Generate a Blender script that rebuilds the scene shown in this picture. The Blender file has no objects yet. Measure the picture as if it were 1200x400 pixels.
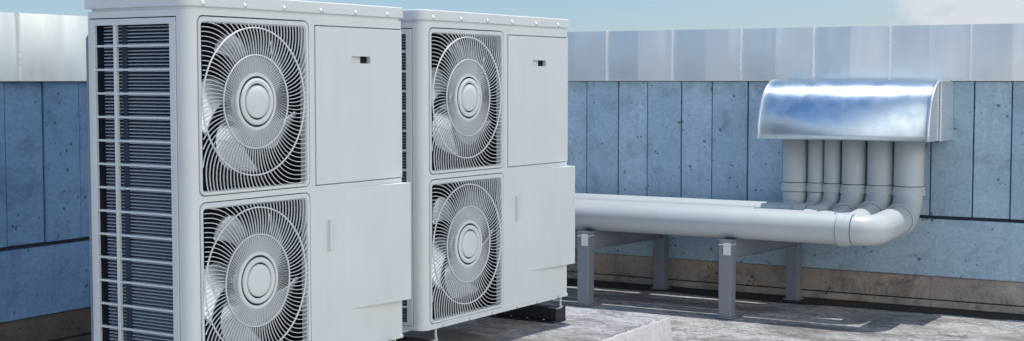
import bpy, bmesh, math, random
from mathutils import Vector, Matrix
from mathutils.geometry import tessellate_polygon
R = math.radians
random.seed(7)
scene = bpy.context.scene
col = scene.collection

# ------------------------------------------------------------------ helpers
def link(o):
    col.objects.link(o); return o

def tag(o, label=None, cat=None, group=None, kind=None):
    if label: o['label'] = label
    if cat: o['category'] = cat
    if group: o['group'] = group
    if kind: o['kind'] = kind
    return o

def empty(name, loc=(0, 0, 0), rz=0.0):
    o = bpy.data.objects.new(name, None)
    o.empty_display_size = 0.1
    o.location = loc; o.rotation_euler = (0, 0, rz)
    return link(o)

class MB:
    """collects shapes and links them as one mesh object"""
    def __init__(s): s.bm = bmesh.new()
    def quad(s, *p):
        vs = [s.bm.verts.new(q) for q in p]
        try: return s.bm.faces.new(vs)
        except ValueError: return None
    def box(s, a, b):
        (x0, y0, z0), (x1, y1, z1) = a, b
        x0, x1 = sorted((x0, x1)); y0, y1 = sorted((y0, y1)); z0, z1 = sorted((z0, z1))
        v = [s.bm.verts.new(c) for c in ((x0,y0,z0),(x1,y0,z0),(x1,y1,z0),(x0,y1,z0),(x0,y0,z1),(x1,y0,z1),(x1,y1,z1),(x0,y1,z1))]
        for f in ((3,2,1,0),(4,5,6,7),(0,1,5,4),(1,2,6,5),(2,3,7,6),(3,0,4,7)):
            s.bm.faces.new([v[i] for i in f])
        return s
    def prism(s, pts, axis, a, b):
        """2-D outline extruded along an axis"""
        def P(u, v, t):
            return {'x': (t, u, v), 'y': (u, t, v), 'z': (u, v, t)}[axis]
        A = [s.bm.verts.new(P(u, v, a)) for u, v in pts]
        B = [s.bm.verts.new(P(u, v, b)) for u, v in pts]
        n = len(pts)
        fs = [s.bm.faces.new([A[i], A[(i+1) % n], B[(i+1) % n], B[i]]) for i in range(n)]
        s.bm.faces.new(A[::-1]); s.bm.faces.new(B)
        return s
    def cyl(s, p, q, r, n=20, r2=None, caps=True):
        p, q = Vector(p), Vector(q); d = (q - p).normalized()
        u = d.orthogonal().normalized(); v = d.cross(u)
        r2 = r if r2 is None else r2
        A, B = [], []
        for i in range(n):
            t = 2*math.pi*i/n; e = u*math.cos(t) + v*math.sin(t)
            A.append(s.bm.verts.new(p + e*r)); B.append(s.bm.verts.new(q + e*r2))
        for i in range(n):
            f = s.bm.faces.new([A[i], A[(i+1) % n], B[(i+1) % n], B[i]]); f.smooth = True
        if caps:
            s.bm.faces.new(A[::-1]); s.bm.faces.new(B)
        return s
    def sweep(s, path, r, n=28, caps=True):
        """round tube through a path with parallel-transported frames"""
        P = [Vector(p) for p in path]; rings = []; u = None
        rs = r if isinstance(r, (list, tuple)) else [r]*len(P)
        for i, p in enumerate(P):
            d = (P[min(i+1, len(P)-1)] - P[max(i-1, 0)]).normalized()
            u = d.orthogonal().normalized() if u is None else (u - d*u.dot(d)).normalized()
            v = d.cross(u)
            rings.append([s.bm.verts.new(p + (u*math.cos(2*math.pi*k/n) + v*math.sin(2*math.pi*k/n))*rs[i]) for k in range(n)])
        for a, b in zip(rings, rings[1:]):
            for k in range(n):
                f = s.bm.faces.new([a[k], a[(k+1) % n], b[(k+1) % n], b[k]]); f.smooth = True
        if caps:
            s.bm.faces.new(rings[0][::-1]); s.bm.faces.new(rings[-1])
        return s
    def lathe_x(s, prof, c, n=64):
        """profile (radius, x) turned round an axis parallel to x through c=(y,z)"""
        rings = []
        for r, x in prof:
            if r < 1e-5:
                rings.append([s.bm.verts.new((x, c[0], c[1]))])
            else:
                rings.append([s.bm.verts.new((x, c[0]+r*math.cos(2*math.pi*k/n), c[1]+r*math.sin(2*math.pi*k/n))) for k in range(n)])
        for a, b in zip(rings, rings[1:]):
            for k in range(n):
                k2 = (k+1) % n
                vs = [a[k % len(a)], a[k2 % len(a)], b[k2 % len(b)], b[k % len(b)]]
                vs = list(dict.fromkeys(vs))
                if len(vs) > 2:
                    f = s.bm.faces.new(vs); f.smooth = True
        return s
    def plate(s, outer, holes, fn, t, tn):
        """flat plate with holes; fn maps 2-D to 3-D, thickness t along vector tn (backwards)"""
        loops = [outer] + holes
        tris = tessellate_polygon([[Vector((a, b, 0)) for a, b in L] for L in loops])
        flat = [p for L in loops for p in L]
        V = [s.bm.verts.new(fn(*p)) for p in flat]
        tn = Vector(tn)
        W = [s.bm.verts.new(Vector(fn(*p)) + tn*t) for p in flat]
        for a, b, c in tris:
            s.bm.faces.new([V[a], V[b], V[c]]); s.bm.faces.new([W[c], W[b], W[a]])
        k = 0
        for L in loops:
            n = len(L)
            for i in range(n):
                a, b = k+i, k+(i+1) % n
                s.bm.faces.new([V[a], V[b], W[b], W[a]])
            k += n
        return s
    def build(s, name, mat, parent=None, bevel=0, seg=2, smooth_angle=None, loc=None):
        bmesh.ops.recalc_face_normals(s.bm, faces=s.bm.faces[:])
        me = bpy.data.meshes.new(name); s.bm.to_mesh(me); s.bm.free()
        me.materials.append(mat)
        o = link(bpy.data.objects.new(name, me))
        if parent: o.parent = parent
        if loc: o.location = loc
        if bevel:
            m = o.modifiers.new('Bevel', 'BEVEL'); m.width = bevel; m.segments = seg
            m.limit_method = 'ANGLE'; m.angle_limit = R(60); m.harden_normals = False
        return o

def rrect(x0, y0, x1, y1, r, n=5):
    pts = []
    for cx, cy, a in ((x1-r, y0+r, -90), (x1-r, y1-r, 0), (x0+r, y1-r, 90), (x0+r, y0+r, 180)):
        for i in range(n+1):
            t = R(a + 90*i/n); pts.append((cx + r*math.cos(t), cy + r*math.sin(t)))
    return pts

# ------------------------------------------------------------------ materials
def new_mat(name):
    m = bpy.data.materials.new(name); m.use_nodes = True
    nt = m.node_tree; b = nt.nodes['Principled BSDF']
    return m, nt, b

def N(nt, typ, **kw):
    n = nt.nodes.new(typ)
    for k, v in kw.items():
        if k.startswith('_'): setattr(n, k[1:], v)
        else: n.inputs[k.replace('__', ' ')].default_value = v
    return n

def coords(nt, scale=(1, 1, 1), obj=True):
    tc = N(nt, 'ShaderNodeTexCoord'); mp = N(nt, 'ShaderNodeMapping')
    mp.inputs['Scale'].default_value = scale
    nt.links.new(tc.outputs['Object' if obj else 'Generated'], mp.inputs['Vector'])
    return mp.outputs['Vector']

def noise(nt, vec, scale, detail=6, rough=.6, dist=0):
    n = N(nt, 'ShaderNodeTexNoise'); n.inputs['Scale'].default_value = scale
    n.inputs['Detail'].default_value = detail; n.inputs['Roughness'].default_value = rough
    n.inputs['Distortion'].default_value = dist
    nt.links.new(vec, n.inputs['Vector']); return n.outputs['Fac']

def ramp(nt, fac, stops, interp='LINEAR'):
    r = N(nt, 'ShaderNodeValToRGB'); r.color_ramp.interpolation = interp
    e = r.color_ramp.elements
    while len(e) < len(stops): e.new(.5)
    for i, (p, c) in enumerate(stops):
        e[i].position = p
        e[i].color = (c, c, c, 1) if isinstance(c, (int, float)) else (*c, 1)
    nt.links.new(fac, r.inputs['Fac']); return r.outputs['Color']

def mix(nt, fac, a, b, mode='MIX'):
    m = N(nt, 'ShaderNodeMix', _data_type='RGBA', _blend_type=mode)
    for sock, v in ((m.inputs[0], fac), (m.inputs[6], a), (m.inputs[7], b)):
        if isinstance(v, (int, float)): sock.default_value = v
        elif isinstance(v, tuple): sock.default_value = (*v, 1) if len(v) == 3 else v
        else: nt.links.new(v, sock)
    return m.outputs[2]

def bump(nt, b, h, strength, dist, prev=None):
    n = N(nt, 'ShaderNodeBump'); n.inputs['Strength'].default_value = strength
    n.inputs['Distance'].default_value = dist
    nt.links.new(h, n.inputs['Height'])
    if prev is not None: nt.links.new(prev, n.inputs['Normal'])
    nt.links.new(n.outputs['Normal'], b.inputs['Normal']); return n.outputs['Normal']

def paint(name, c, rough=.4, var=.05, spec=.5, metal=0.0, bmp=.08, scale=3):
    m, nt, b = new_mat(name)
    v = coords(nt)
    f = noise(nt, v, scale, 5, .6)
    lo = tuple(x*(1-var) for x in c); hi = tuple(min(1, x*(1+var)) for x in c)
    base = ramp(nt, f, [(.3, lo), (.7, hi)])
    nt.links.new(base, b.inputs['Base Color'])
    rr = ramp(nt, noise(nt, v, scale*2.3, 4, .6), [(.3, rough*.85), (.7, min(1, rough*1.2))])
    nt.links.new(rr, b.inputs['Roughness'])
    b.inputs['Metallic'].default_value = metal
    b.inputs['Specular IOR Level'].default_value = spec
    if bmp: bump(nt, b, noise(nt, v, 220, 2, .5), bmp, .001)
    return m

M = {}
# painted sheet steel of the units, with faint dust streaks
def unit_paint():
    m, nt, b = new_mat('unit_paint')
    v = coords(nt); vs = coords(nt, (6, 6, .8))
    a = ramp(nt, noise(nt, v, 2.2, 6, .6), [(.3, (.685, .71, .705)), (.7, (.745, .765, .76))])
    d = ramp(nt, noise(nt, vs, 3.0, 6, .65), [(.50, 0.0), (.80, .17)])
    c = mix(nt, d, a, (.50, .49, .46))
    nt.links.new(c, b.inputs['Base Color'])
    nt.links.new(ramp(nt, noise(nt, v, 7, 5, .6), [(.3, .36), (.7, .5)]), b.inputs['Roughness'])
    bump(nt, b, noise(nt, v, 3.0, 2, .5), .25, .004)
    return m
M['unit'] = unit_paint()
M['grille'] = paint('grille_wire_coating', (.74, .76, .77), .35, .03, bmp=0)
M['blade'] = paint('fan_blade_metal', (.72, .75, .78), .23, .05, .9, metal=.8, bmp=0, scale=8)
M['cavity'] = paint('dark_interior', (.012, .014, .018), .7, .1, .2, bmp=0)
M['fins'] = paint('coil_fin_aluminium', (.37, .425, .50), .38, .08, .5, metal=.15, bmp=0)
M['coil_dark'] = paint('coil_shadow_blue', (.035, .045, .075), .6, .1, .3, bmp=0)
M['rail'] = paint('black_rubber_rail', (.022, .024, .03), .5, .2, .4)
M['screw'] = paint('bare_steel', (.80, .80, .80), .25, .03, .5, metal=.8, bmp=0)
M['pipe'] = paint('grey_pipe_plastic', (.56, .585, .585), .36, .05, .5, bmp=.04)
M['post'] = paint('painted_steel_post', (.245, .26, .30), .42, .10, .5)
M['bracket'] = paint('white_saddle', (.78, .78, .80), .35, .04)
M['seal_and_dark_ring'] = paint('joint_gasket_and_dark_ring', (.02, .025, .03), .7, .1, .2, bmp=0)

def metal_sheet(name, c, rough, aniso_scale=(1, 1, 1), var=.06, dents=.5, scr=0.0, metal=1.0):
    m, nt, b = new_mat(name)
    v = coords(nt); vs = coords(nt, aniso_scale)
    f = noise(nt, v, 2.5, 6, .6)
    base = ramp(nt, f, [(.3, tuple(x*(1-var) for x in c)), (.7, tuple(min(1, x*(1+var)) for x in c))])
    nt.links.new(base, b.inputs['Base Color'])
    b.inputs['Metallic'].default_value = metal
    rr = ramp(nt, noise(nt, vs, 9, 6, .65), [(.3, rough*.75), (.72, rough*1.35)])
    nt.links.new(rr, b.inputs['Roughness'])
    p = bump(nt, b, noise(nt, v, 2.0, 2, .4), dents, .012)
    if scr: bump(nt, b, noise(nt, vs, 120, 3, .6), scr, .0006, p)
    return m
M['coping'] = metal_sheet('coping_zinc_sheet', (.86, .885, .875), .46, (1, 1, .15), .05, .2, .08)
M['seam'] = metal_sheet('coping_seam_bright', (.86, .87, .88), .30, (1, 1, 1), .03, .1, metal=.3)
M['hood'] = metal_sheet('hood_polished_aluminium', (.76, .87, .97), .44, (1, 1, 1), .0, .0, .0)
_nt = M['hood'].node_tree; _b = _nt.nodes['Principled BSDF']
_tg = _nt.nodes.new('ShaderNodeTangent'); _tg.direction_type = 'RADIAL'; _tg.axis = 'X'
_nt.links.new(_tg.outputs[0], _b.inputs['Tangent'])
_b.inputs['Anisotropic'].default_value = .85; _b.inputs['Anisotropic Rotation'].default_value = .25
M['hood_edge'] = metal_sheet('hood_rolled_edge', (.82, .83, .84), .3, (1, 1, 1), .03, .1, metal=.6)

def concrete(name, c_lo, c_hi, pit=.6, pit_scale=26, grime=(.10, .13, .17), gr_amt=.5, bmp=.5, stretch=(1, 1, 1), fine=(.0, .0)):
    m, nt, b = new_mat(name)
    v = coords(nt, stretch)
    big = noise(nt, v, 1.6, 8, .62, .3)
    base = ramp(nt, big, [(.28, c_lo), (.72, c_hi)])
    # grime clouds
    g = ramp(nt, noise(nt, v, 4.5, 9, .72, .6), [(.50, 0.0), (.74, gr_amt)])
    base = mix(nt, g, base, grime)
    # drips running down and a few chipped scars
    vd = coords(nt, (7, 7, .7))
    dr = ramp(nt, noise(nt, vd, 2.2, 7, .7), [(.55, 0.0), (.78, .45*gr_amt)])
    base = mix(nt, dr, base, grime)
    scar = ramp(nt, noise(nt, v, 17, 5, .65, 2.0), [(.695, 0.0), (.715, .75*pit)])
    base = mix(nt, scar, base, tuple(x*.4 for x in grime))
    # grain
    gr = ramp(nt, noise(nt, v, 60, 6, .7), [(.25, .78), (.75, 1.16)])
    base = mix(nt, 1.0, base, gr, 'MULTIPLY')
    # air holes: sharp dark pits of various size, present only here and there
    vo = N(nt, 'ShaderNodeTexVoronoi'); vo.inputs['Scale'].default_value = pit_scale
    nt.links.new(v, vo.inputs['Vector'])
    here = ramp(nt, noise(nt, v, 9, 4, .6), [(.46, .0), (.70, .34)])
    sub = N(nt, 'ShaderNodeMath', _operation='LESS_THAN')
    nt.links.new(vo.outputs['Distance'], sub.inputs[0]); nt.links.new(here, sub.inputs[1])
    pm = N(nt, 'ShaderNodeMath', _operation='MULTIPLY'); pm.inputs[1].default_value = pit
    nt.links.new(sub.outputs[0], pm.inputs[0])
    base = mix(nt, pm.outputs[0], base, tuple(x*.35 for x in grime))
    nt.links.new(base, b.inputs['Base Color'])
    b.inputs['Roughness'].default_value = .85
    b.inputs['Specular IOR Level'].default_value = .3
    p = bump(nt, b, noise(nt, v, 30, 10, .75), bmp, .01)
    inv = N(nt, 'ShaderNodeMath', _operation='SUBTRACT'); inv.inputs[0].default_value = 1
    nt.links.new(sub.outputs[0], inv.inputs[1])
    bump(nt, b, inv.outputs[0], pit, .004, p)
    return m
M['wall_a'] = concrete('blue_concrete', (.42, .575, .69), (.55, .70, .80))
M['wall_b'] = concrete('blue_concrete_second_tone', (.37, .525, .64), (.48, .635, .745))
M['wall_shaded'] = concrete('blue_concrete_shaded', (.12, .235, .41), (.18, .31, .49), gr_amt=.8, grime=(.05, .08, .13))  # left wall's shade put into a darker copy of the concrete
M['wall_core'] = concrete('joint_concrete', (.05, .07, .09), (.08, .10, .12))
M['ledge'] = concrete('brown_footing', (.36, .30, .255), (.68, .58, .49), pit=.75, pit_scale=42, grime=(.07, .055, .045), gr_amt=.8, bmp=.9)

M['ledge_shaded'] = concrete('shaded_footing', (.07, .06, .055), (.16, .14, .12), pit=.75, pit_scale=42, grime=(.03, .025, .02), gr_amt=.8, bmp=.9)  # footing copy darkened for the shade along the left wall

def roof_mat(name, dark, light, dust):
    m, nt, b = new_mat(name)
    v = coords(nt, (1, 1.9, 2.6))
    f1 = noise(nt, v, 3.4, 12, .74, 1.0)
    base = ramp(nt, f1, [(.40, dark), (.50, tuple((a+c)/2 for a, c in zip(dark, light))), (.60, light)])
    d = ramp(nt, noise(nt, v, 11, 12, .78, 1.8), [(.46, 0.0), (.53, .9)])
    base = mix(nt, d, base, dust)
    sc_ = ramp(nt, noise(nt, v, 26, 10, .8, 2.2), [(.38, .85), (.49, 0.0)])
    base = mix(nt, sc_, base, tuple(x*.7 for x in dark))
    spk = ramp(nt, noise(nt, v, 120, 8, .8), [(.3, .62), (.7, 1.3)])
    base = mix(nt, 1.0, base, spk, 'MULTIPLY')
    st = ramp(nt, noise(nt, v, 1.3, 6, .65, .5), [(.47, 0.0), (.60, .70)])
    base = mix(nt, st, base, (.20, .175, .155))
    nt.links.new(base, b.inputs['Base Color'])
    nt.links.new(ramp(nt, f1, [(.3, .6), (.7, .92)]), b.inputs['Roughness'])
    bump(nt, b, noise(nt, v, 16, 12, .78, .8), .9, .03)
    return m
M['roof'] = roof_mat('roof_screed', (.20, .19, .205), (.58, .56, .555), (.82, .785, .76))
M['pad'] = roof_mat('pad_screed', (.24, .245, .285), (.60, .59, .60), (.80, .78, .77))
M['pad_side'] = concrete('cast_pad_edge', (.60, .59, .575), (.80, .785, .77), pit=.35, pit_scale=70, grime=(.35, .33, .31), gr_amt=.4, bmp=.6)
M['wall_foot_shade'] = paint('dark_shade_strip', (.028, .026, .028), .6, .4, .4, bmp=.6, scale=12)  # near-black colour standing in for shade at the wall foot

# ------------------------------------------------------------------ world, sun, camera
SUN = Vector((-.015, .125, 1.0)).normalized()
el = math.asin(SUN.z)
w = bpy.data.worlds.new('World'); scene.world = w; w.use_nodes = True
nt = w.node_tree; bg = nt.nodes['Background']
sky = nt.nodes.new('ShaderNodeTexSky'); sky.sky_type = 'NISHITA'; sky.sun_disc = False
sky.sun_elevation = el; sky.sun_rotation = math.atan2(SUN.x, SUN.y)
sky.air_density = 1.0; sky.dust_density = 0.2; sky.ozone_density = 3.0
tc = N(nt, 'ShaderNodeTexCoord')
def dirmask(d, c0, c1):
    dn = Vector(d).normalized()
    dp = N(nt, 'ShaderNodeVectorMath', _operation='DOT_PRODUCT'); dp.inputs[1].default_value = dn
    nt.links.new(tc.outputs['Generated'], dp.inputs[0])
    mr = N(nt, 'ShaderNodeMapRange'); mr.interpolation_type = 'SMOOTHERSTEP'
    mr.inputs[1].default_value = math.cos(R(c0)); mr.inputs[2].default_value = math.cos(R(c1))
    nt.links.new(dp.outputs['Value'], mr.inputs[0]); return mr.outputs[0]
def mul(a, b):
    m_ = N(nt, 'ShaderNodeMath', _operation='MULTIPLY')
    for i, v_ in enumerate((a, b)):
        if isinstance(v_, (int, float)): m_.inputs[i].default_value = v_
        else: nt.links.new(v_, m_.inputs[i])
    m_.use_clamp = True
    return m_.outputs[0]
CLOUD_FILL = (14.6, 14.8, 14.2)
def elev(z0, z1):
    sp = N(nt, 'ShaderNodeSeparateXYZ'); nt.links.new(tc.outputs['Generated'], sp.inputs[0])
    mr = N(nt, 'ShaderNodeMapRange'); mr.interpolation_type = 'SMOOTHSTEP'
    mr.inputs[1].default_value = z0; mr.inputs[2].default_value = z1
    nt.links.new(sp.outputs['Z'], mr.inputs[0]); return mr.outputs[0]
# clearer, bluer air than the default sky gives near the horizon
tint = mix(nt, elev(.0, .45), (.655, .775, .985), (.58, .96, 1.12))
sky_c = mix(nt, 1.0, sky.outputs['Color'], tint, 'MULTIPLY')
# added bank of bright cloud, out of view, to light the unit fronts
mp = N(nt, 'ShaderNodeMapping'); mp.inputs['Scale'].default_value = (1, 1, 2.2)
nt.links.new(tc.outputs['Generated'], mp.inputs['Vector'])
n1 = ramp(nt, noise(nt, mp.outputs['Vector'], 2.2, 8, .6, .4), [(.25, .80), (.60, 1.0)])
low = mix(nt, elev(.48, .80), (1, 1, 1), (0, 0, 0))
bank = mul(mul(dirmask((.98, .02, .25), 80, 22), n1), low)
# pale veil towards the right of the view and a thin wisp low above the parapet
veil = mul(dirmask((.15, .97, .05), 42, 4), .42)
n2 = ramp(nt, noise(nt, mp.outputs['Vector'], 9.0, 7, .6, .6), [(.36, .0), (.46, 1.0)])
wisp = mul(mul(dirmask((-.222, .97, .066), 3.6, 1.8), n2), .55)
c0 = mix(nt, veil, sky_c, (5.6, 6.0, 6.2))
c1 = mix(nt, bank, c0, CLOUD_FILL)
haze_fill = mul(mul(dirmask((.12, -.98, .06), 46, 14), mix(nt, elev(.10, .40), (1, 1, 1), (0, 0, 0))), .8)  # added unseen haze, brightens the right end of the coping
c1 = mix(nt, haze_fill, c1, (10.0, 10.0, 10.3))
c2 = mix(nt, wisp, c1, (7.3, 7.1, 7.3))
nt.links.new(c2, bg.inputs['Color'])
bg.inputs['Strength'].default_value = .115

ld = bpy.data.lights.new('sun', 'SUN'); ld.energy = 3.6; ld.angle = R(.6); ld.color = (1.0, .965, .91)
lo = link(bpy.data.objects.new('sun', ld)); lo.rotation_euler = SUN.to_track_quat('Z', 'Y').to_euler()
lo.location = (0, 0, 12)

CAMZ = 1.22
cd = bpy.data.cameras.new('camera'); cam = link(bpy.data.objects.new('camera', cd))
cam.location = (0, 0, CAMZ); cam.rotation_euler = (R(90-3.622), 0, R(30.5))
cd.sensor_width = 36; cd.lens = 1681.5/1200*36; cd.clip_end = 2000
scene.camera = cam
scene.view_settings.view_transform = 'Standard'; scene.view_settings.look = 'None'
scene.view_settings.gamma = 1; scene.view_settings.exposure = 0.0
scene.cycles.max_bounces = 8

# ------------------------------------------------------------------ setting
YW, XW = 7.70, -5.02            # faces of the two parapet walls
PADZ = .15
g = MB(); g.quad((-600, -600, 0), (600, -600, 0), (600, 900, 0), (-600, 900, 0))
tag(g.build('roof_ground', M['roof']), kind='structure')

# dark strip painting the wall-foot shade, uneven edge along the back wall, 4 mm above the roof
pts = []
x = XW+.02
edge = []
while x < 2.2:
    y = 7.485 + .018*math.sin(x*5.1) + .012*math.sin(x*13+1)
    if x > -1.86: y += .045
    edge.append((x, y)); x += .06
bmg = MB()
for (xa, ya), (xb, yb) in zip(edge, edge[1:]):
    bmg.quad((xa, ya, .004), (xb, yb, .004), (xb, YW+.02, .004), (xa, YW+.02, .004))
tag(bmg.build('wall_foot_shade', M['wall_foot_shade']), kind='structure')

# raised pad below the units
pad = MB()
rnd = random.Random(3)
def jl(a, b, n):
    return [(a[0]+(b[0]-a[0])*i/n+rnd.uniform(-.006, .006), a[1]+(b[1]-a[1])*i/n+rnd.uniform(-.006, .006)) for i in range(n)]
ol = jl((-2.665, .6), (-2.665, 5.945), 90)+jl((-2.665, 5.945), (-4.35, 5.945), 30)+jl((-4.35, 5.945), (-4.35, .6), 40)+jl((-4.35, .6), (-2.665, .6), 20)
pad.prism(ol, 'z', -.02, PADZ)
for v_ in pad.bm.verts:              # battered edge, wider at the foot
    if v_.co.z < 0 and v_.co.x > -2.8: v_.co.x += .030
po = pad.build('concrete_pad', M['pad'], bevel=.012, seg=3)
po.data.materials.append(M['pad_side'])
for f_ in po.data.polygons:
    if abs(f_.normal.z) < .6: f_.material_index = 1
tag(po, 'low raised concrete pad with dusty top under the two fan units', 'pad')

# ---- parapets: core, vertical panels, lower slab, footing, coping sheets
Z_CB, Z_CT, Z_J, Z_S, Z_G = CAMZ-.005, CAMZ+.287, CAMZ-.735, CAMZ-1.047, .047

def parapet(name, length, joints, capj, mats, label, foot='ledge'):
    """built along local +x from 0 to length, visible face looks to local -y, face plane y=0"""
    root = empty(name); tag(root, label, 'parapet wall')
    MB().box((0, .03, 0), (length, .30, Z_CB-.002)).build('wall_core', M['wall_core'], root)
    js = [0]+joints+[length]
    for i, (a, b) in enumerate(zip(js, js[1:])):
        off = 0.0 if i % 2 else .007
        g1 = .0042 if i % 2 else .0025
        MB().box((a+g1, off, Z_J+.012), (b-g1, .028+off, Z_CB-.004)).build('wall_panel', mats[i % len(mats)], root, bevel=.0035)
    # lower slab in long pieces
    MB().box((0.001, -.004, Z_S), (length-.001, .027, Z_J-.006)).build('lower_slab', mats[0], root, bevel=.004)
    f = MB()
    f.box((0.001, .012, Z_G), (length-.001, .029, Z_S-.003))
    f.build('footing', M[foot], root, bevel=.004)
    f = MB(); f.box((0.001, .002, .004), (length-.001, .029, Z_G-.006))
    f.build('footing_lip', M[foot], root, bevel=.006)
    # coping sheets, each slightly out of true, and the standing seams between them
    cj = [0]+capj+[length]
    for i, (a, b) in enumerate(zip(cj, cj[1:])):
        mid = (a+b)/2; k = [.0, .004, -.002, .005, .001][i % 5]
        s = MB()
        T = -.035
        for (u0, u1, d0, d1) in ((a+.001, mid, .002, -.009-k), (mid, b-.001, -.009-k, .001+k*.5)):
            A = [(u0, T+d0, Z_CB), (u1, T+d1, Z_CB), (u1, T+d1-.001, Z_CT), (u0, T+d0-.001, Z_CT)]
            nb = 6; pr_ = None
            for q_ in range(nb+1):
                f_ = q_/nb; bz = Z_CB + (Z_CT-Z_CB)*f_; bl = -.0055*4*f_*(1-f_)
                cur = [s.bm.verts.new((u0, T+d0-.001*f_+bl, bz)), s.bm.verts.new((u1, T+d1-.001*f_+bl, bz))]
                if pr_:
                    s.bm.faces.new([pr_[0], pr_[1], cur[1], cur[0]]).smooth = True
                pr_ = cur
            s.quad(A[3], A[2], (u1, .33, Z_CT+.012), (u0, .33, Z_CT+.012))
            s.quad((u0, .33, Z_CT+.012), (u1, .33, Z_CT+.012), (u1, .33, Z_CB), (u0, .33, Z_CB))
            s.quad(A[0], A[1], (u1, T+.03, Z_CB), (u0, T+.03, Z_CB))
            s.quad((u0, T+.03, Z_CB), (u1, T+.03, Z_CB), (u1, T+.03, Z_CB+.03), (u0, T+.03, Z_CB+.03))
        s.build('coping_sheet', M['coping'], root)
    for c in capj:
        q = MB(); q.box((c-.0045, -.048, Z_CB-.001), (c+.0045, -.03, Z_CT+.003))
        q.build('coping_seam', M['seam'], root, bevel=.0015)
    return root

k = YW/6.75
LB = 2.6 - XW
cap_x = [(-1.529-.371*i)*k for i in range(-9, 10)]
cap_local = sorted(c-XW for c in cap_x if XW+.06 < c < 2.5)
jx = [-4.25, -4.06, -3.88, -3.70, -3.519, -3.333, -3.166, -2.975, -2.807, -2.615, -2.43, -2.25, -2.07, -1.89, -1.711, -1.517, -1.35, -1.17, -.99, -.81, -.63, -.45, -.27, -.09, .09, .27, .45, .63, .81, .99, 1.17, 1.35, 1.53, 1.71, 1.89, 2.07]
j_local = sorted(v*k-XW for v in jx)
back = parapet('parapet_wall', LB, j_local, cap_local, [M['wall_a'], M['wall_b']],
               'long blue concrete parapet with zinc coping running behind the pipes')
back.location = (XW, YW, 0)
# left wall: local x runs towards +Y, face looks to +X
LL = YW+.30-.5
kk = XW/-4.4
ljo = [3.741, 3.92]
cj2 = sorted((3.741 + .363*i)*kk-.5 for i in range(-9, 9))
cj2 = [c for c in cj2 if .1 < c < YW-.5-.12]
pj2 = sorted((3.70 + .183*i)*kk-.5 for i in range(-18, 22))
pj2 = [c for c in pj2 if .05 < c < YW-.5-.05]
lw = parapet('parapet_wall', YW-.5-.04, pj2, cj2, [M['wall_shaded']],
             'shaded dark blue parapet wall at the far left behind the fan units', 'ledge_shaded')
lw.rotation_euler = (0, 0, R(90)); lw.location = (XW, .5, 0)
# local +x -> world +y ; local -y -> world +x

# ------------------------------------------------------------------ condensing unit
W, D, H = 1.0695, .4394, 1.166
TH = R(-2.079)
F1 = (.0414, .593, .5558, 1.148)     # frame outer y0,z0,y1,z1
F2 = (.0414, .020, .5558, .566)
O1 = (.0546, .607, .5375, 1.127)
O2 = (.0546, .034, .5375, .552)
CY = .285

def front(a, b): return (0, a, b)

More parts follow.
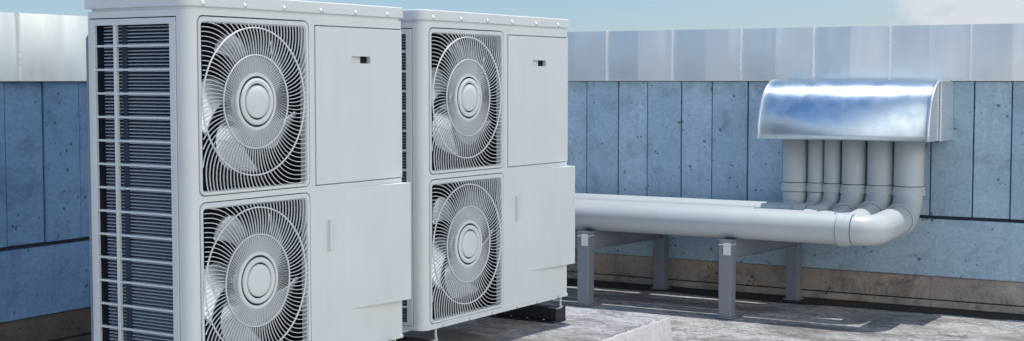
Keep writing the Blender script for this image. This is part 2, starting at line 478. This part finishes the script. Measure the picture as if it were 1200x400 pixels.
def make_grille(root, O, cz, fan_rot):
    """frame, cavity, fan and wire grille of one opening"""
    y0, z0, y1, z1 = O
    # raised frame round the opening
    fr = MB()
    out = rrect(y0-.0118, z0-.0125, y1+.0165, z1+.0185, .022, 6)
    inn = rrect(y0, z0, y1, z1, .012, 6)
    n = len(out)
    lv = [(out, -.012), (out, .0015), ([(a+(c-a)*.28, b+(d-b)*.28) for (a, b), (c, d) in zip(out, inn)], .005),
          ([(a+(c-a)*.75, b+(d-b)*.75) for (a, b), (c, d) in zip(out, inn)], .004), (inn, -.002), (inn, -.022)]
    rings = [[fr.bm.verts.new((x_, a, b)) for a, b in L] for L, x_ in lv]
    for A, B in zip(rings, rings[1:]):
        for i in range(n):
            fr.bm.faces.new([A[i], A[(i+1) % n], B[(i+1) % n], B[i]])
    fr.build('grille_frame', M['unit'], root)
    # cavity
    cv = MB()
    a0, b0, a1, b1 = y0-.008, z0-.008, y1+.008, z1+.008
    xb, xf = -.17, -.0215
    cv.quad((xb, a0, b0), (xb, a1, b0), (xb, a1, b1), (xb, a0, b1))
    cv.quad((xf, a0, b0), (xb, a0, b0), (xb, a0, b1), (xf, a0, b1))
    cv.quad((xf, a1, b0), (xb, a1, b0), (xb, a1, b1), (xf, a1, b1))
    cv.quad((xf, a0, b0), (xb, a0, b0), (xb, a1, b0), (xf, a1, b0))
    cv.quad((xf, a0, b1), (xb, a0, b1), (xb, a1, b1), (xf, a1, b1))
    cv.build('fan_cavity', M['cavity'], root)
    # wire grille: swirled wires clipped to the opening, domed, with three rings and a centre cap
    gm = MB(); NR = 96
    def sw(r): return 11.0*max(0, r-.165)**2 - 1.6*(r-.09)*(1 if r < .149 else 0) - (.0944 if r >= .149 else 0)
    def dome(r): return .003 + .010*max(0, 1-(r/.30)**2)
    def inside(y, z): return y0-.001 < y < y1+.001 and z0-.001 < z < z1+.001
    for i in range(NR):
        t0 = 2*math.pi*i/NR
        path = []
        r = .088
        while r < .42:
            th = t0 + sw(r)
            y = CY + r*math.cos(th); z = cz + r*math.sin(th)
            if not inside(y, z):
                # walk back to the border
                lo_, hi_ = r-.012, r
                for _ in range(12):
                    m_ = (lo_+hi_)/2; t_ = t0+sw(m_)
                    if inside(CY+m_*math.cos(t_), cz+m_*math.sin(t_)): lo_ = m_
                    else: hi_ = m_
                t_ = t0+sw(lo_)
                path.append((dome(lo_), CY+lo_*math.cos(t_), cz+lo_*math.sin(t_)))
                break
            path.append((dome(r), y, z)); r += .012
        # flat rounded wire: 1.9 mm half width in plane, 2.5 mm half depth
        prev = None
        for j, p in enumerate(path):
            a = Vector(path[max(j-1, 0)]); b = Vector(path[min(j+1, len(path)-1)])
            d = (b-a).normalized(); s_ = Vector((1, 0, 0)).cross(d).normalized()
            rr_ = math.hypot(p[1]-CY, p[2]-cz)
            hw = .00145 if rr_ > .15 else .0009
            P = Vector(p); X = Vector((1, 0, 0))
            ring = [gm.bm.verts.new(P + s_*hw*u_ + X*.0026*v_) for u_, v_ in ((1, .1), (.5, 1), (-.5, 1), (-1, .1), (0, -1))]
            if prev:
                for q in range(5):
                    gm.bm.faces.new([prev[q], prev[(q+1) % 5], ring[(q+1) % 5], ring[q]])
            prev = ring
    for i in range(NR):                    # shorter in-between wires inside the inner ring
        t0 = 2*math.pi*(i+.5)/NR; prev = None
        for j in range(6):
            rr_ = .092+.0118*j; th = t0+sw(rr_-.0005)
            P = Vector((dome(rr_)-.001, CY+rr_*math.cos(th), cz+rr_*math.sin(th))); s_ = Vector((0, -math.sin(th), math.cos(th)))
            ring = [gm.bm.verts.new(P + s_*.0008*u_ + Vector((1, 0, 0))*.002*v_) for u_, v_ in ((1, .1), (0, 1), (-1, .1), (0, -1))]
            if prev:
                for q in range(4): gm.bm.faces.new([prev[q], prev[(q+1) % 4], ring[(q+1) % 4], ring[q]])
            prev = ring
    def torus(rad, h, hx, xo):
        prof = [(rad-h, xo-hx*.3), (rad-h*.6, xo+hx), (rad+h*.6, xo+hx), (rad+h, xo-hx*.3), (rad, xo-hx), (rad-h, xo-hx*.3)]
        gm.lathe_x(prof, (CY, cz), 96)
    torus(.2355, .0023, .0032, dome(.2355)+.003)
    torus(.149, .0022, .0030, dome(.149)+.003)
    gm.build('wire_grille', M['grille'], root)
    hb = MB()
    h0 = dome(.09)
    hb.lathe_x([(.0935, h0-.006), (.0935, h0+.001), (.0905, h0+.0045), (.0835, h0+.005), (.0815, h0+.0035), (.0812, h0-.012),
                (.0752, h0-.012), (.0747, h0+.0055), (.0735, h0+.0075), (.0600, h0+.008), (.0583, h0+.0065), (.0580, h0-.010),
                (.0525, h0-.010), (.0520, h0+.007), (.050, h0+.0085), (.03, h0+.0105), (.0, h0+.011)], (CY, cz), 96)
    cap = hb.build('grille_centre_cap', M['unit'], root)
    for ri, ro_ in ((.0745, .0817), (.0518, .0584)):
        gr_ = MB(); gr_.lathe_x([(ro_, h0+.0015), (ri, h0+.0015)], (CY, cz), 96)
        gr_.build('groove_dark_ring', M['seal_and_dark_ring'], cap)  # dark rings laid in the cap grooves to make them read
    # five swept blades on a hub; a part of its own so it could turn
    fb = MB()
    fb.lathe_x([(0, .012), (.05, .010), (.074, .0), (.080, -.02), (.082, -.09), (0, -.095)], (0, 0), 48)
    NB = 5
    for kx in range(NB):
        base = 2*math.pi*kx/NB
        NRr, NTt = 12, 14
        gridv = []
        for a in range(NRr+1):
            fr_ = a/NRr; r = .074 + (.228-.074)*fr_
            sweep = R(34)*fr_**1.5            # leading edge swept forward
            span = R(34) + R(8)*math.sin(math.pi*min(1, fr_*.9))
            if fr_ > .9: span *= 1-.22*((fr_-.9)/.1)**2
            row = []
            for b in range(NTt+1):
                ft = b/NTt
                th = base + sweep + span*(ft-.5)
                x = -.014 - .034*(1-ft)**1.4 - .012*math.sin(math.pi*ft)*fr_ + .010*fr_
                row.append(fb.bm.verts.new((x, r*math.cos(th), r*math.sin(th))))
            gridv.append(row)
        for a in range(NRr):
            for b in range(NTt):
                f = fb.bm.faces.new([gridv[a][b], gridv[a+1][b], gridv[a+1][b+1], gridv[a][b+1]]); f.smooth = True
    fo = fb.build('fan_blades', M['blade'], root)
    sm = fo.modifiers.new('Solidify', 'SOLIDIFY'); sm.thickness = .003
    fo.location = (-.012, CY, cz); fo.rotation_euler = (R(fan_rot), 0, 0)
    return fo

def make_unit():
    root = empty('condensing_unit')
    r = .034
    # --- casing: front with holes, rounded near corner, side, back, far side
    cs = MB()
    fh = [rrect(F1[0]-.0038+.0014, F1[1]-.0015, F1[2]+.0014+.0018, F1[3]+.0015, .024, 6),
          rrect(F2[0]-.0038+.0014, F2[1]-.0005, F2[2]+.0014+.0018, F2[3]+.0078, .024, 6),
          [(.5855, .592), (W-.004, .592), (W-.004, 1.1365), (.5855, 1.1365)]]
    cs.plate([(r, .006), (W, .006), (W, H), (r, H)], fh, front, .012, (-1, 0, 0))
    # near side
    sh = [[(-D+.006, .014), (-.0475, .014), (-.0475, 1.146), (-D+.006, 1.146)]]
    cs.plate([(-D, .006), (-r, .006), (-r, H), (-D, H)], sh, lambda a, b: (a, 0, b), .012, (0, 1, 0))
    # corner
    n = 10; prev = None
    for i in range(n+1):
        t = R(-90 + 90*i/n)
        p = (-r + r*math.cos(t), r + r*math.sin(t))
        cur = [cs.bm.verts.new((p[0], p[1], .006)), cs.bm.verts.new((p[0], p[1], H))]
        if prev:
            f = cs.bm.faces.new([prev[0], cur[0], cur[1], prev[1]]); f.smooth = True
        prev = cur
    cs.box((-D, W-.002, .006), (-.001, W+.000, H))                     # far side
    cs.quad((-D, 0, .006), (-D, W, .006), (-D, W, H), (-D, 0, H))       # back
    cs.quad((-D, 0, H), (-D, W, H), (-r, W, H), (-r, 0, H))
    cs.box((-.020, .583, .590), (-.016, W-.002, 1.14))
    cs.build('casing', M['unit'], root)
    # --- base pan with rolled edge
    bp = MB()
    bpts = [(-D-.002, W+.001)] + [(-D-.002, -.004)] + [(-r + (r+.005)*math.cos(R(a)), r + (r+.005)*math.sin(R(a))) for a in range(-90, 1, 9)] + [(.005, W+.001)]
    bp.prism(bpts, 'z', 0, .0125)
    bpo = bp.build('base_pan', M['unit'], root, bevel=.002)
    for y in (.12, .30, .46, .65, .81, .985):
        sc = MB(); sc.cyl((.004, y, .0065), (.0095, y, .0065), .0048, 10)
        sc.build('screw', M['screw'], bpo)
    # --- side panel with louvre opening
    sp = MB()
    sp.plate([(-D+.008, .016), (-.0512, .016), (-.0512, 1.1425), (-D+.008, 1.1425)],
             [[(-.409, .028), (-.077, .028), (-.077, 1.123), (-.409, 1.123)]], lambda a, b: (a, -.002, b), .012, (0, 1, 0))
    spo = sp.build('side_panel', M['unit'], root, bevel=.001, seg=1)
    gb = MB()
    zz = .012+.0747
    while zz < 1.1:
        gb.box((-.4095, -.0008, zz-.0034), (-.0765, .0100, zz+.0034)); zz += .0747
    gb.box((-.3235, -.0022, .0275), (-.3125, .0110, 1.1235))
    gb.build('louvre_bars', M['unit'], spo, bevel=.0015)
    fn = MB()
    z = .03
    while z < 1.122:
        fn.bm.verts.ensure_lookup_table()
        fn.prism([(.022, z), (.0222, z+.0030), (.040, z+.0065), (.040, z+.0045)], 'x', -.392, -.070)
        z += .01075
    fn.build('coil_fins', M['fins'], spo)
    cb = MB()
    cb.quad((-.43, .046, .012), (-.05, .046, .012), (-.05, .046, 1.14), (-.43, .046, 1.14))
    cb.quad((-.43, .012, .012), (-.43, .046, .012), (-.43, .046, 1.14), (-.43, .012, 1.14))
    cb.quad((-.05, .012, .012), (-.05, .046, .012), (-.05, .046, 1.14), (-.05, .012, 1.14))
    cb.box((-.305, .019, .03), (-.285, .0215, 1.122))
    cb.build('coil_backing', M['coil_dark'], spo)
    # --- rear coil guard
    rg = MB(); rg.prism([(-.002, .03), (-.002, 1.10), (-.016, 1.085), (-.016, .03)], 'y', .004, W-.03)
    for v_ in rg.bm.verts: v_.co.x -= D
    rg.build('rear_guard', M['post'], root)
    # --- grilles and fans
    for O, cz, fr_ in ((O1, .882, 14), (O2, .307, 19)):
        make_grille(root, O, cz, fr_)
    # --- upper access panel with slot handle
    ap = MB()
    slot = rrect(.781, 1.009, .886, 1.0335, .003, 2)
    ap.plate([(.5895, .5955), (W+.001, .5955), (W+.001, 1.1325), (.5895, 1.1325)], [slot], lambda a, b: (.003, a, b), .012, (-1, 0, 0))
    apo = ap.build('access_panel', M['unit'], root, bevel=.0012, seg=2)
    sl = MB()
    X0, X1 = -.0085, -.044
    q = [(.7805, 1.0085), (.8865, 1.0085), (.8865, 1.034), (.7805, 1.034)]
    for i in range(4):
        (a, b), (c, d) = q[i], q[(i+1) % 4]
        sl.quad((X0, a, b), (X0, c, d), (X1, c, d), (X1, a, b))
    sl.quad(*[(X1, a, b) for a, b in q])
    slo = sl.build('slot_handle', M['unit'], apo)
    lh = MB(); lh.box((X1+.0005, .852, 1.0088), (X1+.030, .8862, 1.0337)); lh.build('slot_shade', M['cavity'], slo)  # dark box painting the shade at the slot's far end
    # --- lower cover, flaring out towards its far edge
    lc = MB()
    pl = [(-.0005, .742), (.0411, W-.0015), (.0411, W+.0015), (.002, W+.0015), (-.0045, .76)]
    lc.prism(pl, 'z', .147, .576)
    lc.build('service_cover', M['unit'], root, bevel=.0012, seg=2)
    hp = MB()
    hp.prism([(-.001, .6485), (.0125, .6485), (.0125, .6540), (-.001, .700)], 'z', .367, .471)
    hp.build('raised_grip', M['unit'], root, bevel=.0012)
    # --- neck and lid
    nk = MB()
    nr = r-.004
    npts = [(-D+.01, W-.008), (-D+.01, .007)] + [(-r + nr*math.cos(R(a)), r + nr*math.sin(R(a))) for a in range(-90, 1, 9)] + [(-.004, W-.008)]
    nk.prism(npts, 'z', H-.002, 1.179)
    nk.build('lid_gasket', M['unit'], root)
    ld_ = MB()
    lr = r+.006
    def lo_line(o_):
        return [(-D-o_, W+o_*.6), (-D-o_, -o_)] + [(-r + (r+o_)*math.cos(R(a)), r + (r+o_)*math.sin(R(a))) for a in range(-90, 1, 6)] + [(o_, W+o_*.6)]
    L = [(lo_line(.002), 1.1785), (lo_line(.0065), 1.1765), (lo_line(.0070), 1.179), (lo_line(.0062), 1.211), (lo_line(.004), 1.2145), (lo_line(-.01), 1.216)]
    rings = [[ld_.bm.verts.new((a, b, z_)) for a, b in P_] for P_, z_ in L]
    nn = len(rings[0])
    for A, B in zip(rings, rings[1:]):
        for i in range(nn):
            f = ld_.bm.faces.new([A[i], A[(i+1) % nn], B[(i+1) % nn], B[i]])
    ld_.bm.faces.new(rings[0][::-1]); ld_.bm.faces.new(rings[-1])
    lid = ld_.build('lid', M['unit'], root)
    for y in (.061, .245, .43, .615, .80, .981):
        s = MB()
        s.lathe_x([(.0082, .0045), (.0082, .0085), (.0066, .0108), (.003, .0118), (0, .012)], (y, 1.1855), 20)
        s.build('screw', M['screw'], lid)
    # --- support rails and foot brackets
    for ya, yb in ((.015, .10), (1.02, 1.105)):
        rl = MB()
        rl.box((-D-.03, ya, -.118+.012), (-.025, yb, -.048))
        rl.box((-D-.03, ya-.012, -.118), (-.030, yb+.012, -.107))
        for kx in range(5):
            xx = -.07-.085*kx
            rl.cyl((xx, ya-.001, -.098), (xx, ya-.007, -.098), .004, 8)
        ro = rl.build('support_rail', M['rail'], root, bevel=.003)
        for kx in range(5):
            xx = -.085-.085*kx
            s = MB(); s.cyl((xx, ya-.006, -.107), (xx, ya-.006, -.102), .0045, 10)
            s.build('bolt', M['screw'], ro)
        for xx in (-.02, -D+.03):
            ft = MB()
            yc = yb+.006 if ya < .5 else ya+.03
            ft.box((xx-.003, yc-.004, -.052), (xx+.003, yc+.004, .001))
            ft.box((xx-.045, yc-.030, -.0535), (xx+.004, yc+.004, -.0495))
            ft.cyl((xx+.001, yc, -.046), (xx+.008, yc, -.046), .005, 10)
            ft.build('foot_bracket', M['unit'], root, bevel=.001)
    return root

def copy_tree(o, parent=None):
    c = o.copy(); col.objects.link(c); c.parent = parent
    for ch in [x for x in bpy.data.objects if x.parent == o]:
        copy_tree(ch, c)
    return c

def unit_pos(dx, dy):
    v = Vector((-3.1745+dx, 3.1444+dy)); v.rotate(Matrix.Rotation(TH, 2))
    return (v.x, v.y, PADZ+.118)

u1 = make_unit()
u2 = copy_tree(u1)
for o, d, lab in ((u1, (0, 0), 'nearer of the two white twin-fan condensing units, its louvred side in full view'),
                  (u2, (-.0059, 1.2112), 'farther white twin-fan condensing unit, standing between the near unit and the pipes')):
    o.location = unit_pos(*d); o.rotation_euler = (0, 0, TH)
    tag(o, lab, 'condensing unit', 'twin-fan condensing units')
fans = [c for c in bpy.data.objects if c.name.startswith('fan_blades')]
for c in fans:
    if c.parent == u2: c.rotation_euler = (R(-2 if c.location.z > .6 else 34), 0, 0)

# ------------------------------------------------------------------ pipes into the hood
VY = 7.53
ZB = CAMZ-.812                     # underside of the pipes = top of the beams
#  x of riser, radius, Y of horizontal run
spec = [(-2.018, .0770, 6.905, .0760, -.003), (-2.170, .0680, 7.068, .067, .006), (-2.312, .0640, 7.202, .063, .008),
        (-2.430, .0450, 7.314, .045, .060), (-2.522, .0430, 7.404, .043, .064), (-2.640, .0660, 7.560, .058, .016)]
labs = ['front thickest grey pipe turning up at the right end of the bank into the hood',
        'second grey pipe from the right end of the hood, behind the thick front pipe',
        'third grey pipe from the right under the hood, about as wide as its right neighbour',
        'slim grey pipe rising fourth from the right under the hood',
        'slim grey pipe rising second from the left under the hood',
        'leftmost wide grey riser pipe under the hood, running nearest the wall']
def arc_path(P, rads, n=12):
    """polyline with rounded corners of any angle"""
    P = [Vector(p) for p in P]; out = [P[0]]
    for i in range(1, len(P)-1):
        a = (P[i-1]-P[i]).normalized(); b = (P[i+1]-P[i]).normalized(); r = rads[i-1]
        A = P[i]+a*r; B = P[i]+b*r
        ang = a.angle(b); R_ = r*math.tan(ang/2)
        C = P[i] + (a+b).normalized()*(r/math.cos(ang/2))
        u = (A-C).normalized(); v = (B-C).normalized(); w_ = u.angle(v)
        for j in range(n+1):
            t = w_*j/n
            out.append(C + (u*math.sin(w_-t) + v*math.sin(t))/math.sin(w_)*R_)
    out.append(P[-1]); return out
for (px_, r_, yh, rh, up_), lab in zip(spec, labs):
    zc = ZB + rh + up_
    root = empty('grey_pipe', (px_, VY, 0)); tag(root, lab, 'pipe', 'grey pipes running into the hood')
    O_ = Vector((px_, VY, 0))
    direct = abs(VY-yh) < .05
    if direct:
        pts_ = [(px_, VY, CAMZ-.12), (px_, VY, zc), (XW+.03, yh, zc)]
        rads = [rh*1.3]
    else:
        g_ = VY-yh
        e2 = rh*1.15
        dz = .025 if g_ > .5 else min(.055, g_*.16)
        pts_ = [(px_, VY, CAMZ-.12), (px_, VY, zc+dz), (px_, yh, zc), (XW+.03, yh, zc)]
        rads = [min(r_*2.0, g_*.62), min(e2, g_*.36)]
    path = arc_path(pts_, rads)
    rr = []
    for p in path:
        rr.append(r_ if p.z > zc + .04 and p.y > VY-.01 else rh)
    # blend the two radii along the bend
    s = MB(); s.sweep([p-O_ for p in path], rr, 32)
    po_ = s.build('pipe_run', M['pipe'], root)
    # socket collars
    def collar(p, q, rad, th=.008):
        c = MB(); p, q = Vector(p)-O_, Vector(q)-O_; d = (q-p)
        L_ = d.length; d.normalize()
        prof = [(0, rad-.002), (.0004, rad+th*.8), (.0016, rad+th), (L_*.6, rad+th), (L_*.6+.001, rad+th*.55), (L_-.0016, rad+th*.5), (L_, rad-.002)]
        c.sweep([p+d*a for a, _ in prof], [b for _, b in prof], 56, caps=False)
        for f_ in c.bm.faces: f_.smooth = False
        co_ = c.build('socket_collar', M['pipe'], root)
        for t_ in (-.0012, L_+.0012):
            g__ = MB(); m0 = p+d*(t_-.0014); m1 = p+d*(t_+.0014)
            g__.cyl(m0, m1, rad+.0012, 40, caps=False); g__.build('seal_ring', M['seal_and_dark_ring'], co_)
    zcol = CAMZ-.582
    collar((px_, VY, zcol-.024), (px_, VY, zcol+.024), r_, .0085)
    if not direct:
        xa = px_ - rads[1] - .012
        collar((xa-.07, yh, zc), (xa, yh, zc), rh, .007)
        if g_ > .25:
            q1, q2 = Vector(pts_[1]), Vector(pts_[2]); dd = (q2-q1).normalized()
            e_ = q1 + dd*(rads[0]+.002); f__ = e_ + dd*.05
            collar(f__, e_, rh, .008)

# ------------------------------------------------------------------ hood
hx0, hx1 = -2.747, -1.846
hr = empty('pipe_hood', ((hx0+hx1)/2, YW, CAMZ-.31))
tag(hr, 'curved shiny aluminium hood on the blue wall covering the pipe tops', 'hood')
ho = Vector(hr.location)
ZT, ZBt = CAMZ-.003, CAMZ-.312
prof = [(YW-.002, ZT)]
n = 28
for i in range(n+1):
    t = math.pi/2*i/n
    prof.append((7.49 - .25*math.sin(t), ZBt+.03 + (ZT-ZBt-.03)*math.cos(t)))
prof.append((7.24, ZBt))
def hood_strip(x0, x1, off, name, mat, thick=.003, parent=hr, pf=None):
    s = MB(); pf = pf or prof
    rows = []
    for i, (y, z) in enumerate(pf):
        a = Vector(pf[max(i-1, 0)]); b = Vector(pf[min(i+1, len(pf)-1)]); d = (b-a).normalized()
        nrm = Vector((-d.y, d.x))      # outward is towards -y/+z
        if nrm.x > 0 and nrm.y < 0: nrm = -nrm
        if i > 0 and nrm.x > 0: nrm = -nrm
        if i == 0: nrm = Vector((0, 1))
        o_, q_ = Vector((y, z))+nrm*off, Vector((y, z))+nrm*(off-thick)
        rows.append([s.bm.verts.new((x_-ho.x, c.x-ho.y, c.y-ho.z)) for x_, c in ((x0, o_), (x1, o_), (x1, q_), (x0, q_))])
    for A, B in zip(rows, rows[1:]):
        for kx in range(4):
            f = s.bm.faces.new([A[kx], A[(kx+1) % 4], B[(kx+1) % 4], B[kx]]); f.smooth = kx in (0, 2)
    s.bm.faces.new(rows[0]); s.bm.faces.new(rows[-1][::-1])
    return s.build(name, mat, parent)
hs = hood_strip(hx0+.002, hx1-.002, 0, 'hood_shell', M['hood'])
hood_strip(hx0-.004, hx0+.010, .0045, 'edge_trim', M['hood_edge'], .008)
hood_strip(hx1-.010, hx1+.004, .0045, 'edge_trim', M['hood_edge'], .008)
for xx in (hx0-.001, hx1-.003):
    s = MB()
    outl = [(y-ho.y, z-ho.z) for y, z in prof] + [(YW-.002-ho.y, ZBt-ho.z)]
    s.prism(outl, 'x', xx-ho.x, xx+.002-ho.x); s.build('end_cap', M['hood_edge'], hr)
s = MB(); s.box((hx1+.001-ho.x, 7.45-ho.y, ZBt-.004-ho.z), (hx1+.011-ho.x, YW-.003-ho.y, ZT-.004-ho.z))
s.build('wall_flange', M['hood_edge'], hr, bevel=.002)
s = MB(); s.box((hx0-.011-ho.x, 7.45-ho.y, ZBt-.004-ho.z), (hx0-.003-ho.x, YW-.003-ho.y, ZT-.004-ho.z))
s.build('wall_flange', M['hood_edge'], hr, bevel=.002)

# ------------------------------------------------------------------ pipe stands
def stand(xc_f, xc_r, label):
    yf, yr = 6.84, 7.60
    root = empty('pipe_stand', (xc_f, yf, 0)); tag(root, label, 'pipe stand', 'steel stands under the pipes')
    hw = .034
    sk = xc_r-xc_f
    def P(nm, x, y, wy):
        s = MB()
        x -= xc_f; y -= yf
        s.box((x-hw, y-wy, .010), (x+hw, y+wy, ZB-.030))
        o = s.build(nm, M['post'], root, bevel=.004)
        b = MB(); b.box((x-hw-.012, y-wy-.012, .0042), (x+hw+.012, y+wy+.012, .011))
        bo = b.build('base_plate', M['post'], o, bevel=.002)
        c = MB()
        c.box((x-hw+.001, y-wy-.002, ZB-.0295), (x+hw-.001, y+wy+.002, ZB-.0245))
        c.build('post_cap', M['bracket'], o, bevel=.001)
        a = MB()
        a.box((x-.006, y-wy-.008, ZB-.078), (x+.032, y-wy-.001, ZB-.018))
        a.build('saddle_clip', M['bracket'], o, bevel=.001)
    P('post', xc_f, yf, .034); P('post', xc_r, yr, .034)
    s = MB()
    a0, b0 = yf+.034-yf, yr-.034-yf
    for zz0, zz1, w_ in ((ZB-.016, ZB-.004, .034), (ZB-.105, ZB-.098, .030), (ZB-.098, ZB-.016, .022)):
        vs = []
        x_a, x_b = sk*0+0.0, sk
        A = [(x_a-w_, a0+.001, zz0), (x_a+w_, a0+.001, zz0), (x_b+w_, b0-.001, zz0), (x_b-w_, b0-.001, zz0)]
        lo_v = [s.bm.verts.new(p) for p in A]; hi_v = [s.bm.verts.new((p[0], p[1], zz1)) for p in A]
        s.bm.faces.new(lo_v[::-1]); s.bm.faces.new(hi_v)
        for i in range(4): s.bm.faces.new([lo_v[i], lo_v[(i+1) % 4], hi_v[(i+1) % 4], hi_v[i]])
    # slim pad strips that carry the pipes over both posts
    s.box((-.034, -.032, ZB-.024), (.034, .036, ZB-.002))
    s.build('cross_beam', M['post'], root)
stand(-3.567, -3.470, 'grey steel pipe stand with two posts, close beside the farther fan unit')
stand(-2.752, -2.665, 'grey steel pipe stand with two posts, nearer the hood and elbows')
